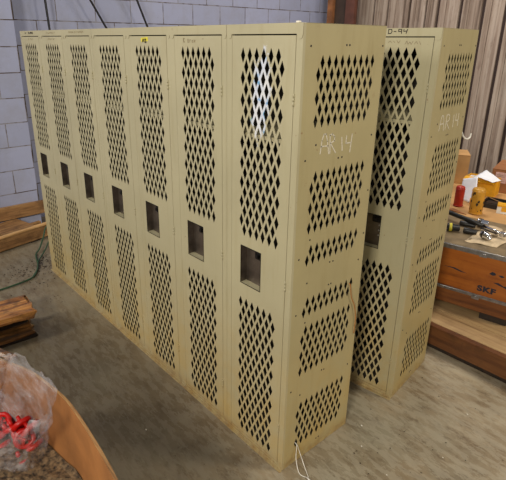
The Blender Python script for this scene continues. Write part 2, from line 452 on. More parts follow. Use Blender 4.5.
def unit(label, loc, rz, n, chalk=None, group=None, door_mats=None, perforated=True, shift=0):
    global DOOR, RECESS, HINGE
    t = thing('locker_unit', label, 'locker', loc, rz, group)
    w = n*W; e = .0008
    bm = bmesh.new(); s = .0012
    box(bm, -w+e, -e, D-s, D, .002, H-.001, 0)                       # back
    box(bm, -w+e, -e, .0125, D-s, H-s-.0005, H-.0005, 0)                 # top
    box(bm, -w+e, -e, .0125, D-s, .026, .026+s, 0)                   # bottom
    box(bm, -w+e, -w+e+s, .0125, D-s, .002, H-.001, 0)               # left wall
    if not perforated: box(bm, -e-s, -e, .0125, D-s, .002, H-.001, 0)
    o = obj('cabinet_shell', bm, [M['paint']], t)
    bm = bmesh.new()                                                   # partitions and added linings, near-black in place of interior shade
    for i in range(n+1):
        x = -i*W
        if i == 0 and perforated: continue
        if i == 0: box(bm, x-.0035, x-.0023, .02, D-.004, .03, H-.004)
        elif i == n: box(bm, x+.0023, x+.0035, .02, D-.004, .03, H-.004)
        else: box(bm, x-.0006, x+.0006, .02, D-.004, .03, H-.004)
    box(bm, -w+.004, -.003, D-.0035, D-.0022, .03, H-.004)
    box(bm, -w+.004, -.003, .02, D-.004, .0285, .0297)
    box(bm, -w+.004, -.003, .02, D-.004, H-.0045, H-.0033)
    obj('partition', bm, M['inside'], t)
    if perforated:
        bm = bmesh.new(); perf(bm, (.0126, .002, D-.0013, H-.001), side_holes(shift), [], .0013, lambda u, v, d: Vector((-e-d, u, v)))
        sp = obj('side_panel', bm, M['paint_side'], t); sp['label'] = 'worn side sheet with diamond vents'
        for (a, z) in RIVETS:
            if 'bolt' not in M:
                bm = bmesh.new(); lathe(bm, [(.0042, 0), (.0034, .0012), (0, .0016)], 8, 0, Matrix.Rotation(PI/2, 4, 'Y'))
                o = obj('bolt_head', bm, M['rivet'], sp); M['bolt'] = o.data
            else: o = bpy.data.objects.new('bolt_head', M['bolt']); C.objects.link(o); o.parent = sp
            o.location = (-e-.0002, a*D, z*H)
        if chalk:
            bm = bmesh.new(); strokes(bm, [[(a*D, z*H) for a, z in ln] for ln in chalk], .0046, lambda u, v, d: Vector((-e+.0001-d, u, v)))
            obj('chalk_lettering', bm, M['chalk'], sp)['label'] = 'AR 14 chalked in white'
    obj('front_frame', frame_mesh(n), [M['paint'], M['seam']], t)
    for i in range(n):
        bm = bmesh.new(); box(bm, -(i+1)*W+.006, -i*W-.004, .022, D-.006, .7905*H, .7905*H+.0015); box(bm, -(i+1)*W+.006, -i*W-.004, .020, .022, .7905*H-.014, .7905*H+.0015)
        obj('shelf', bm, M['paint'], t)
        mt = (door_mats or {}).get(i, M['paint'])
        if DOOR is None:
            d = obj('door', door_mesh(), mt, t); DOOR = d.data
            DOOR.materials[0] = M['paint']
            r = obj('handle_recess', recess_mesh(), [M['recess'], M['latch'], M['steelspot'], M['paint']], d); RECESS = r.data
            h = obj('hinge', hinge_mesh(), M['paint'], d); HINGE = h.data
            hs = [h]+[bpy.data.objects.new('hinge', HINGE) for _ in range(2)]
            for x in hs[1:]: C.objects.link(x); x.parent = d
        else:
            d = bpy.data.objects.new('door', DOOR); C.objects.link(d); d.parent = t
            r = bpy.data.objects.new('handle_recess', RECESS); C.objects.link(r); r.parent = d
            hs = [bpy.data.objects.new('hinge', HINGE) for _ in range(3)]
            for x in hs: C.objects.link(x); x.parent = d
        d.location = (-i*W, 0, 0)
        d.material_slots[0].link = 'OBJECT'; d.material_slots[0].material = mt
        for x, z in zip(hs, (.870, .492, .122)): x.location = (DX1-.0003, -.0012, z*H)
        d['no'] = i; del d['no']
        yield_doors.append(d)
    return t
yield_doors = []
AR1 = [[(.264, .765), (.277, .790), (.297, .802), (.322, .802), (.345, .787), (.370, .762)], [(.267, .779), (.359, .778)], [(.385, .762), (.373, .798)],
       [(.368, .798), (.400, .800), (.431, .794), (.431, .786), (.385, .782), (.457, .761)], [(.524, .790), (.543, .763)], [(.587, .791), (.585, .776), (.651, .776)], [(.661, .793), (.647, .756)]]
AR2 = [[(.270, .766), (.285, .790), (.305, .802), (.345, .801), (.375, .785), (.395, .764)], [(.275, .782), (.385, .781)], [(.440, .765), (.436, .800)],
       [(.436, .800), (.490, .801), (.525, .795), (.522, .786), (.450, .782), (.545, .764)], [(.645, .796), (.655, .765)], [(.715, .797), (.712, .780), (.800, .779)], [(.790, .796), (.798, .764)]]
uA = unit('single-door beige locker at the near right end, torn white sticker remains on its door', (0, 0, 0), 0, 1, AR1, 'beige vented lockers', {0: M['paint_residue']})
uB = unit('beige three-door locker mid row with small yellow sticker on its middle door', (-W, 0, 0), 0, 3, None, 'beige vented lockers', perforated=False)
uC = unit('beige three-door locker at the far left end of the long row, beside the wooden pallet', (-4*W, 0, 0), 0, 3, None, 'beige vented lockers', perforated=False)
uD = unit('beige locker set slightly askew behind the long row, beside the plywood case', (.0423, .7778, 0), .1346, 3, AR2, 'beige vented lockers', shift=.042)

def marks(parent, lines, w, mat, name='marker_writing', front=-.0012, x0=0):
    bm = bmesh.new(); strokes(bm, [[((a-x0)*W, z*H) for a, z in ln] for ln in lines], w, lambda u, v, d: Vector((u, front+d, v)))
    o = obj(name, bm, mat, parent); return o
def squig(x0, x1, z, h, seed, n=9):
    r = random.Random(seed); out = []; cur = []
    for i in range(n):
        x = x0+(x1-x0)*i/(n-1)
        cur.append((x, z+(h/2 if i % 2 else -h/2)*r.uniform(.5, 1)))
        if r.random() < .25 and len(cur) > 1: out.append(cur); cur = []
    if len(cur) > 1: out.append(cur)
    return out
# header date on the rear locker: 0-94
hz = .9925; hh = .0045
S = [[(-.610, hz-hh), (-.610, hz+hh), (-.575, hz+hh), (-.568, hz), (-.580, hz-hh), (-.610, hz-hh)], [(-.545, hz), (-.520, hz)],
     [(-.455, hz), (-.490, hz), (-.490, hz+hh), (-.455, hz+hh), (-.455, hz-hh)], [(-.430, hz+hh), (-.430, hz), (-.395, hz+.001)], [(-.388, hz+hh), (-.400, hz-hh)]]
marks(uD, S, .0032, M['ink'])
marks([d for d in uD.children if d.name.startswith('door')][0], squig(-.60, -.44, .970, .006, 3)+squig(-.40, -.22, .968, .008, 5, 11), .0018, M['pencil'], 'pencil_writing', -.0002)
# unit B doors, order 6,5,4 ; unit C doors 3,2,1 (from the right)
dB = [d for d in uB.children if d.name.startswith('door')]; dC = [d for d in uC.children if d.name.startswith('door')]
marks(dB[0], [[(-.735, .974), (-.735, .966), (-.715, .966), (-.735, .970), (-.718, .974), (-.735, .974)], [(-.660, .973), (-.655, .966), (-.640, .966), (-.636, .973)],
              [(-.620, .966), (-.616, .971), (-.600, .971)], [(-.585, .968), (-.565, .970), (-.575, .966), (-.560, .966)], [(-.545, .966), (-.540, .971), (-.525, .966), (-.52, .971)], [(-.40, .973), (-.375, .973)]], .0022, M['pencil'], 'pencil_writing', -.0002)
bm = bmesh.new(); strokes(bm, [[(-.625*W, .9705*H), (-.490*W, .9725*H)]], .018, lambda u, v, d: Vector((u, -.0002+d, v)))
st = obj('sticker', bm, M['yellow_st'], dB[1]); st['label'] = 'torn yellow sticker'
marks(dB[1], [[(-.60, .966), (-.59, .972), (-.575, .967), (-.57, .972)], [(-.545, .972), (-.545, .965), (-.52, .965), (-.52, .972), (-.545, .972)]], .005, M['ink'], 'sticker_print', -.0010)
marks(uC, squig(-.78, -.26, .992, .006, 11, 21), .0026, M['pencil'], 'pencil_writing', -.0012)
marks(uC, squig(-1.70, -1.30, .991, .006, 12, 15), .0022, M['pencil'], 'pencil_writing', -.0012)
marks(uC, [[(-2.72, .992), (-2.66, .992)]]+squig(-2.56, -2.32, .992, .006, 13, 13), .0055, M['ink'], 'marker_writing', -.0012)
marks(dC[1], squig(-.66, -.35, .971, .007, 14, 11), .002, M['pencil'], 'pencil_writing', -.0002)
marks(dC[2], squig(-.60, -.35, .971, .008, 15, 7), .002, M['pencil'], 'pencil_writing', -.0002)

# wires on the lockers
bm = bmesh.new()
pth = smooth_path([(-.010, .183*D, .058*H), (.006, .185*D, .055*H), (.018, .070, .040), (.060, .050, .0042), (.098, .062, .003)])
tube(bm, pth, .0016, 6)
tube(bm, smooth_path([(-.010, .190*D, .056*H), (.006, .195*D, .053*H), (.012, .098, .058), (.050, .092, .010), (.098, .066, .003)]), .0016, 6)
tube(bm, [(.094, .060, .003), (.118, .058, .003)], .0034, 8)
tag(obj('wire_loop', bm, M['white_wire']), 'thin white wire loop hanging from the lowest vent of the near locker onto the floor', 'wire')
bm = bmesh.new()
tube(bm, smooth_path([(-.008, .818*D, .437*H), (.004, .825*D, .436*H), (.007, .852*D, .403*H), (.007, .917*D, .373*H), (.006, .960*D, .335*H), (.004, .965*D, .290*H)]), .0022, 6)
tag(obj('cord', bm, M['amber_cord']), 'short amber cord dangling down the vented side of the near end locker', 'cord')
# hook on the back edge of the rear locker
ca, sa = math.cos(.1346), math.sin(.1346)
def b2(x, y, z): return (.0423+x*ca-y*sa, .7778+x*sa+y*ca, z)
bm = bmesh.new()
tube(bm, smooth_path([b2(-.03, D+.002, .757*H), b2(-.02, D+.03, .745*H), b2(-.01, D+.06, .724*H), b2(0, D+.085, .716*H), b2(.005, D+.115, .719*H), b2(.005, D+.125, .729*H)]), .0042, 8)
tag(obj('wire_hook', bm, M['white_wire']), 'small white hook sticking out behind the rear locker', 'hook')
# bent strap left on top of front lockers
bm = bmesh.new(); box(bm, -.035, -.020, .020, .032, 0, .006, bev=.0015)
o = obj('chip', bm, M['chip']); o.location = (-.02, .0, H); tag(o, 'tiny white chip lying on top of the near end locker', 'debris')

# ------------------------------------------------------------------ room
bm = bmesh.new(); bmesh.ops.create_grid(bm, x_segments=1, y_segments=1, size=1)
for v in bm.verts: v.co = Vector((v.co.x*6+1.5, v.co.y*6.5-.5, 0))
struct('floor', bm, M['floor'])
bm = bmesh.new(); box(bm, -4.25, -4.0, .28, 5.2, 0, 4.2); struct('wall_left', bm, M['block'])
bm = bmesh.new(); box(bm, -4.25, -3.75, -6.5, .31, 0, 4.2); struct('wall_left_pier', bm, M['block_pier'])
# plank siding of the right-hand wall
bm = bmesh.new(); Y0 = 4.95
box(bm, -4.0, 7.4, Y0+.03, Y0+.08, 0, 4.2, 1)
xs = [-4.0, -3.24, -3.03, -2.69, -2.47, -2.30, -2.01, -1.745, -1.487]
x = -1.487
while x < 7.2: x += random.choice((.26, .29, .24, .27)); xs.append(x)
for i, (a, b) in enumerate(zip(xs, xs[1:])):
    g = .019 if i not in (1, 3) else .006
    off = random.uniform(-.012, .012)
    k = 3; ww = (b-a-2*g)/k
    for j in range(k):
        o2 = off+(.008 if j == 1 else 0)
        box(bm, a+g+j*ww+.002, a+g+(j+1)*ww-.002, Y0+o2, Y0+.04, 0, 4.2, 0)
struct('wall_back', bm, [M['siding'], M['groove']])
# steel column in the corner
t = thing('steel_column', 'rusty brown built-up steel column standing in the corner where block and plank walls meet', 'column', (-3.5, 4.7, 0))
bm = bmesh.new(); box(bm, -.243, -.15, -.14, -.08, 0, 4.2, bev=.004); obj('flange', bm, M['rust_post'], t)['label'] = 'orange-brown rusty flange'
bm = bmesh.new(); box(bm, .07, .225, -.14, -.08, 0, 4.2, bev=.004); obj('flange', bm, M['redbrown_post'], t)['label'] = 'red-brown flange'
bm = bmesh.new(); box(bm, -.19, .17, -.078, .0, 0, 4.2); obj('web', bm, M['shade_post'], t)
for lab, pts in (('leftmost of the three black cables, hanging almost straight against the block wall', [(-3.86, .655, 4.15), (-3.86, .655, 2.14), (-3.86, .665, 1.89), (-3.86, .72, .9), (-3.86, .76, .012)]),
                 ('middle of the three black cables, slanting steeply down behind the lockers', [(-3.72, .34, 3.6), (-3.84, 1.09, 2.16), (-3.84, 1.23, 1.92), (-3.84, 1.90, .9), (-3.84, 2.40, .012)]),
                 ('rightmost of the three black cables, slanting down past the block wall', [(-3.80, .66, 4.15), (-3.84, 1.61, 2.19), (-3.84, 1.72, 1.93), (-3.84, 2.20, .9), (-3.84, 2.62, .012)])):
    bm = bmesh.new(); tube(bm, pts, .011, 8); tag(obj('hanging_cable', bm, M['cable']), lab, 'cable', 'black cables by the block wall')

# ------------------------------------------------------------------ left: pallet, board, hose, skid
t = thing('wooden_pallet', 'rough wooden pallet lying between the block wall and the far end of the lockers', 'pallet', (-3.26, -.25, 0), math.radians(14.5))
def pb(x0, x1, y0, y1, z0, z1, mat, name, bev=.004):
    bm = bmesh.new(); box(bm, x0, x1, y0, y1, z0, z1, bev=bev); return obj(name, bm, mat, t)
pb(-.04, 0, -.80, .62, .012, .128, M['pallet'], 'stringer'); pb(-.20, -.16, -.80, .55, .012, .116, M['pallet'], 'stringer'); pb(-.34, -.30, -.72, .40, .012, .116, M['pallet'], 'stringer')
pb(-.39, -.042, -.78, -.30, .118, .136, M['pallet'], 'deck_board'); pb(-.39, -.042, -.285, .08, .118, .136, M['pallet'], 'deck_board'); pb(-.375, -.042, .095, .42, .118, .136, M['pallet'], 'deck_board')
pb(-.042, .006, .02, .62, .128, .142, M['pallet_gold'], 'edge_strip', .002)['label'] = 'pale sawn edge strip'
for y in (-.76, -.12, .32): pb(-.34, .0, y, y+.09, 0, .012, M['dark_wood'], 'bottom_board', .002)
bm = bmesh.new(); box(bm, -3.745, -3.70, -1.2, .55, .142, .268, bev=.004)
o = obj('timber_board', bm, M['pallet']); tag(o, 'long brown board standing on edge on the pallet against the block wall', 'board')

bm = bmesh.new()
tube(bm, smooth_path([(-2.52, -.75, .011), (-2.536, -.447, .011), (-2.548, -.335, .011), (-2.57, -.229, .011), (-2.623, -.156, .011), (-2.796, -.071, .011), (-3.013, -.011, .011), (-3.09, .05, .030), (-3.20, .13, .08), (-3.27, .20, .155), (-3.30, .34, .155)]), .0068, 8)
tube(bm, smooth_path([(-2.60, -.18, .011), (-2.72, -.10, .013), (-2.86, -.045, .013), (-3.00, .06, .03), (-3.12, .17, .10), (-3.24, .26, .155), (-3.28, .40, .155)]), .0060, 8)
tag(obj('garden_hose', bm, M['green_hose']), 'thin green hose looping from the floor up over the wooden pallet', 'hose')

t = thing('wooden_skid', 'grimy orange-brown wooden skid with an open slot lying on the floor at the left edge', 'skid', (-1.79, -.445, 0), math.radians(-3))
M['skid_top'] = wood('orange_worn_board', (206, 148, 82), (140, 88, 42), (36, 25, 16), 1, .35, stain=.75)
def rough_board(x0, x1, y0, y1, z0, z1, mat, name, seed):
    bm = bmesh.new(); r = random.Random(seed)
    box(bm, x0, x1, y0, y1, z0, z1)
    bmesh.ops.subdivide_edges(bm, edges=bm.edges[:], cuts=5, use_grid_fill=True)
    for v in bm.verts:
        e = max(0, (v.co.y-(y1-.06))/.06)
        v.co += Vector((r.uniform(-1, 1)*.003, r.uniform(-1, .4)*.022*e, r.uniform(-1, 1)*(.004+.008*e)))
    return obj(name, bm, mat, t)
rough_board(-.20, .045, -.75, .015, .150, .192, M['skid_top'], 'top_board', 1)
rough_board(-.20, .03, -.75, -.005, .012, .075, M['skid'], 'bottom_board', 2)
rough_board(-.17, -.03, -.74, -.03, .070, .155, M['dark_wood'], 'core_block', 3)['label'] = 'near-black core painted as the shade between the boards'  # core coloured near-black to stand in for shade in the slot
rough_board(-.20, .04, -.72, .0, .0, .014, M['dark_wood'], 'runner', 4)

# ------------------------------------------------------------------ left foreground: big cardboard bin, contents, bag
rimp = [(-1.15, -1.02), (-.90, -.955), (-.695, -.883), (-.545, -.819), (-.392, -.788), (-.281, -.775), (-.112, -.780), (.113, -.800), (.30, -.840)]
back = [tuple(p) for p in rimp]
def ring_pts(off):
    P = [Vector((a, b)) for a, b in smooth2(rimp)]
    tail = [Vector((.40, -.93)), Vector((.42, -1.10)), Vector((.40, -1.40)), Vector((.30, -1.52)), Vector((-.30, -1.58)), Vector((-.95, -1.56)), Vector((-1.16, -1.48)), Vector((-1.20, -1.25)), Vector((-1.19, -1.08))]
    P += tail; c = Vector((-.35, -1.18)); out = []
    n = len(P)
    for i, p in enumerate(P):
        tg = (P[(i+1) % n]-P[i-1]).normalized(); nn = Vector((-tg.y, tg.x))
        if nn.dot(c-p) < 0: nn = -nn
        out.append(p+nn*off)
    return out
def smooth2(pts): return [(v.x, v.y) for v in smooth_path([(a, b, 0) for a, b in pts], 4)]
t = thing('cardboard_bin', 'large thick-walled cardboard bin with a bulging side at the bottom left, holding a plastic bag', 'box', (-.35, -1.18, 0))
off = Vector((.35, 1.18, 0))
def wall_ring(o1, o2, z0, z1, bow, mats, name):
    bm = bmesh.new(); A, B = ring_pts(o1), ring_pts(o2); n = len(A); zs = [z0+(z1-z0)*k/6 for k in range(7)]
    def col(P, Q, z, i):
        s = math.sin(PI*(z-z0)/(z1-z0))*bow; d = (P[i]-Q[i]).normalized() if o1 != o2 else Vector((0, 0)); p = P[i]
        return Vector((p.x, p.y, z))+off
    VA = [[bm.verts.new(col(A, B, z, i)) for i in range(n)] for z in zs]; VB = [[bm.verts.new(col(B, A, z, i)) for i in range(n)] for z in zs]
    for k in range(6):
        for i in range(n):
            j = (i+1) % n
            bm.faces.new((VA[k][i], VA[k][j], VA[k+1][j], VA[k+1][i])); bm.faces.new((VB[k][j], VB[k][i], VB[k+1][i], VB[k+1][j]))
    for i in range(n):
        j = (i+1) % n
        bm.faces.new((VA[6][i], VA[6][j], VB[6][j], VB[6][i])).material_index = 1; bm.faces.new((VA[0][j], VA[0][i], VB[0][i], VB[0][j]))
    bmesh.ops.recalc_face_normals(bm, faces=bm.faces)
    return obj(name, bm, mats, t)
wall_ring(0, .010, 0, .62, 0, [M['bincard'], M['binedge']], 'bin_wall')
bm = bmesh.new(); bot = ring_pts(.017); vs = [bm.verts.new(Vector((p.x, p.y, .012))+off) for p in bot]; bm.faces.new(vs)
r_ = bmesh.ops.extrude_face_region(bm, geom=bm.faces[:]); [setattr(v, 'co', v.co+Vector((0, 0, -.010))) for v in r_['geom'] if isinstance(v, bmesh.types.BMVert)]
bmesh.ops.recalc_face_normals(bm, faces=bm.faces); obj('bin_floor', bm, M['bincard'], t)
# ragged flap folded outwards along the far left rim
bm = bmesh.new(); P = [Vector((a, b)) for a, b in smooth2(rimp[0:4])][:10]; rows = []
rr = random.Random(5)
for i, p in enumerate(P):
    q = []
    for k in range(5):
        a = k/4; q.append(bm.verts.new(Vector((p.x-.005*k, p.y+.004+.040*a+rr.uniform(-.004, .004)*a, .622+.018*math.sin(a*2.2)-.028*a*a+rr.uniform(-.003, .003)))+off))
    rows.append(q)
for A, B in zip(rows, rows[1:]):
    for k in range(4): bm.faces.new((A[k], B[k], B[k+1], A[k+1]))
o = obj('rim_flap', bm, M['skid'], t); sm = o.modifiers.new('s', 'SOLIDIFY'); sm.thickness = .007
o['label'] = 'ragged stained flap folded over the rim'

# sweepings in the bin
bm = bmesh.new(); bmesh.ops.create_grid(bm, x_segments=60, y_segments=30, size=1)
from mathutils import noise as mn
poly = ring_pts(.022); poly2 = [(p.x, p.y) for p in poly]
def inside(x, y):
    c = False; n = len(poly2)
    for i in range(n):
        (x1, y1), (x2, y2) = poly2[i], poly2[i-1]
        if (y1 > y) != (y2 > y) and x < (x2-x1)*(y-y1)/(y2-y1)+x1: c = not c
    return c
def contents_z(x, y):
    return .168+.030*mn.noise(Vector((x*4, y*4, 0)))+.012*mn.noise(Vector((x*25, y*25, 1)))
def wall_y(x):
    P = smooth2(rimp)
    for (x1, y1), (x2, y2) in zip(P, P[1:]):
        if x1 <= x <= x2: return y1+(y2-y1)*(x-x1)/(x2-x1)
    return -.84
for v in bm.verts:
    x = -.385+v.co.x*.745; y1 = wall_y(x)-.013; y = -1.50+(v.co.y*.5+.5)*(y1+1.50)
    v.co = Vector((x, y, contents_z(x, y)))
bmesh.ops.solidify(bm, geom=bm.faces[:], thickness=-.16)
for v in bm.verts:
    if v.co.z < .13: v.co.z = .013
def crumbs(bm, cnt, s0, s1, fx, fy, mi):
    k = 0
    while k < cnt:
        x, y = random.uniform(*fx), random.uniform(*fy)
        if not inside(x, y): continue
        r = bmesh.ops.create_icosphere(bm, subdivisions=1, radius=random.uniform(s0, s1)); k += 1
        q = Matrix.Rotation(random.random()*6, 3, Vector((random.random(), random.random(), 1)).normalized())
        for v in r['verts']: v.co = q @ Vector((v.co.x, v.co.y*.7, v.co.z*.6))+Vector((x, y, contents_z(x, y)+.002))
        for fc in set(fc for v in r['verts'] for fc in v.link_faces): fc.material_index = mi
crumbs(bm, 520, .004, .009, (-.75, .0), (-1.1, -.82), 1); crumbs(bm, 420, .004, .010, (-.75, .0), (-1.1, -.82), 2)
tag(obj('floor_sweepings', bm, [M['debris'], M['crumb'], M['crumb_dk']]), 'pale crumbly sweepings filling the bottom of the cardboard bin', 'debris', kind='stuff')

# plastic bag
def bag(z0, z1):
    bm = bmesh.new(); n, m = 110, 46; rings = []
    for j in range(m+1):
        v = j/m; z = z0+(z1-z0)*v; cx_ = -.625+.215*v; cy_ = -.920-.005*v
        base = (.122+.038*v) if v > .15 else (.118+.030*v)*(.80+.20*v/.15)
        ring = []
        for i in range(n):
            a = 2*PI*i/n; ca_, sa_ = math.cos(a), math.sin(a)
            nz = .030*mn.noise(Vector((ca_*2.2, sa_*2.2, v*3.0)))+.016*abs(mn.noise(Vector((ca_*5+2, sa_*5, v*6))))+.007*mn.noise(Vector((ca_*14, sa_*14, v*13)))
            r = base+.006*math.sin(a*9+v*4)*(v+.2)+nz*(.5+.8*v)
            y = min(cy_+r*sa_*.80, wall_y(cx_+r*ca_*1.25)-.020)
            ring.append(bm.verts.new((cx_+r*ca_*1.25, y, z+(.05*mn.noise(Vector((ca_*2, sa_*2, 9)))+.018*mn.noise(Vector((ca_*9, sa_*9, 4))))*v**2)))
        rings.append(ring)
    for A, B in zip(rings, rings[1:]):
        for i in range(n): bm.faces.new((A[i], A[(i+1) % n], B[(i+1) % n], B[i]))
    cb = bm.verts.new((-.635, -.920, z0))
    for i in range(n): bm.faces.new((rings[0][(i+1) % n], rings[0][i], cb))
    return bm
BX, BY = -.578, -.875
o = obj('plastic_bag', bag(.212, .675), M['bag'], smooth=True)
tag(o, 'open clear plastic bag standing in the cardboard bin, full of red plastic pieces', 'bag')
def red_piece(seed):
    r = random.Random(seed); bm = bmesh.new()
    tube(bm, [(.032*math.cos(a), .032*math.sin(a), 0) for a in (2*PI*k/14 for k in range(14))], .0105, 8, closed=True)
    for a in (0, PI/2): tube(bm, [(-.027*math.cos(a), -.027*math.sin(a), 0), (.031*math.cos(a), .031*math.sin(a), 0)], .0065, 6)
    tube(bm, [(0, 0, -.008), (0, 0, .035)], [.010, .007], 8)
    return bm
first = None
spots = [(-.10, -.02, 0), (-.05, .02, 0), (.0, -.02, 0), (.05, .015, 0), (.10, -.01, 0), (-.075, 0, 1), (-.02, .01, 1), (.03, -.01, 1), (.08, .01, 1), (-.04, -.015, 2), (.01, .012, 2), (.06, -.005, 2), (.02, 0, 3), (.07, .01, 3), (-.13, .01, 1), (-.09, -.03, 2), (.11, -.03, 1), (.0, -.05, 1), (.05, -.05, 0), (-.05, -.05, 2)]
rr = random.Random(2)
for i, (dx, dy, lv) in enumerate(spots):
    if first is None: o = obj('handwheel', red_piece(0), M['red_plastic'], smooth=True); first = o
    else: o = first.copy(); C.objects.link(o)
    o.location = (BX+dx*.95-.01, min(BY+dy*1.6, wall_y(BX+dx*.95)-.050), .262+lv*.040); o.rotation_euler = (rr.uniform(-1, 1), rr.uniform(-1, 1), rr.uniform(0, 6))
    tag(o, 'small red plastic handwheel jumbled among its twins inside the clear plastic bag', 'handwheel', 'red handwheels in the plastic bag')
bm = bmesh.new(); lathe(bm, [(0, 0), (.024, 0), (.026, .004), (.026, .046), (.022, .050), (.020, .047), (.020, .006), (0, .006)], 24)
o = obj('plastic_cup', bm, M['white_plastic'], smooth=True); o.location = (-.505, -.865, .215); o.rotation_euler = (.9, .7, .3)
tag(o, 'white plastic cup lying at the foot of the clear bag in the bin', 'cup')
bm = bmesh.new(); tube(bm, [(-.07, 0, 0), (-.05, 0, 0), (.05, 0, 0), (.07, 0, 0)], [.014, .020, .020, .012], 14)
o = obj('metal_fitting', bm, M['steel_dk'], smooth=True); o.location = (-.530, -.975, .222); o.rotation_euler = (0, -.1, .15)
tag(o, 'dark metal fitting lying on the sweepings below the clear bag', 'fitting')

# ------------------------------------------------------------------ right: platform, case, workpieces
t = thing('wooden_platform', 'low wooden platform with red-brown front beam under the plywood case', 'platform', (0, 1.372, 0))
bm = bmesh.new(); box(bm, -.75, 1.6, 0, .045, .028, .155, bev=.003); obj('front_beam', bm, M['platform_edge'], t)
bm = bmesh.new(); box(bm, -.75, 1.6, .012, .05, 0, .028); obj('runner', bm, M['dark_wood'], t)
for k in range(14):
    bm = bmesh.new(); y0 = .047+k*.172; box(bm, -.75, 1.6, y0, y0+.168, .132, .154, bev=.002); obj('deck_board', bm, M['deck'], t)
for x in (-.74, .35, 1.5):
    bm = bmesh.new(); box(bm, x, x+.09, .06, 2.44, 0, .13); obj('bearer', bm, M['dark_wood'], t)
cr = math.radians(10.3)
t = thing('plywood_case', 'orange-brown plywood case with metal edging and dark lettering standing on the low platform', 'case', (.222, 1.708, .155), cr)
CW, CD = 1.05, .60
bm = bmesh.new(); box(bm, -CW, 0, .002, CD, .150, .428, bev=.003); obj('case_body', bm, M['crate'], t)
bm = bmesh.new(); box(bm, -CW, 0, 0, CD, .042, .148, bev=.003); obj('case_base', bm, M['crate_low'], t)
bm = bmesh.new(); box(bm, -CW, 0, 0, CD, .430, .446, bev=.002); obj('lid', bm, M['crate_top'], t)['label'] = 'grimy brown lid'
for z0, z1 in ((.414, .447), (.136, .158)):
    bm = bmesh.new(); box(bm, -CW-.002, .003, -.004, .001, z0, z1, bev=.001); box(bm, .0005, .004, -.004, CD, z0, z1, bev=.001)
    tube(bm, [(-CW, -.005, z1-.004), (.003, -.005, z1-.004)], .003, 6)
    obj('metal_edging', bm, M['alu'], t)
for x in (-.20,):
    for z in (.140, .425):
        bm = bmesh.new(); box(bm, x-.022, x+.022, -.009, -.003, z-.016, z+.020, bev=.002); tube(bm, [(x-.014, -.012, z+.006), (x+.014, -.012, z+.006)], .004, 6); obj('catch', bm, M['alu'], t)
bm = bmesh.new(); box(bm, -.006, .004, -.005, .010, .042, .446, bev=.001); obj('corner_edging', bm, M['alu'] if 0 else M['crate_low'], t)
for (a, b) in ((-.16, -.004), (-.64, -.50), (-1.04, -.92)):
    bm = bmesh.new(); box(bm, a, b, .004, CD-.004, 0, .041, bev=.002); obj('foot', bm, M['dark_wood'], t)
cu = bpy.data.curves.new('txt', 'FONT'); cu.body = 'SKF'; cu.size = .062; cu.extrude = .0006; cu.offset = .0030; cu.space_character = 1.1
to = bpy.data.objects.new('txt', cu); C.objects.link(to)
dg = bpy.context.evaluated_depsgraph_get(); me = bpy.data.meshes.new_from_object(to.evaluated_get(dg)); bpy.data.objects.remove(to)
me.name = 'lettering'; me.materials.clear(); me.materials.append(M['skf_ink'])
o = bpy.data.objects.new('lettering', me); C.objects.link(o); o.parent = t; o.rotation_euler = (PI/2, 0, 0); o.location = (-.200, .0014, .186); o.scale = (1.0, .80, 1)
o['label'] = 'SKF in dark blue letters'
def blob(bm, pts, z):   # irregular stain in the xz plane of the case front
    vs = [bm.verts.new((a, .0012, b)) for a, b in pts]; vb = [bm.verts.new((a, .0024, b)) for a, b in pts]
    bm.faces.new(vs); bm.faces.new(list(reversed(vb)))
    for i in range(len(vs)): bm.faces.new((vs[i-1], vs[i], vb[i], vb[i-1]))
for pts in ([(-.150, .312), (-.135, .330), (-.118, .326), (-.112, .314), (-.128, .306)], [(-.100, .316), (-.080, .322), (-.064, .314), (-.080, .306)],
            [(-.120, .262), (-.090, .268), (-.060, .255), (-.034, .262), (-.006, .236), (-.030, .234), (-.052, .246), (-.080, .252)],
            [(-.42, .29), (-.35, .294), (-.30, .281), (-.27, .276), (-.31, .276), (-.36, .286)]):
    bm = bmesh.new(); blob(bm, pts, 0); bmesh.ops.recalc_face_normals(bm, faces=bm.faces); obj('ink_stain', bm, M['skf_ink'], t)

ZT = .155+.446
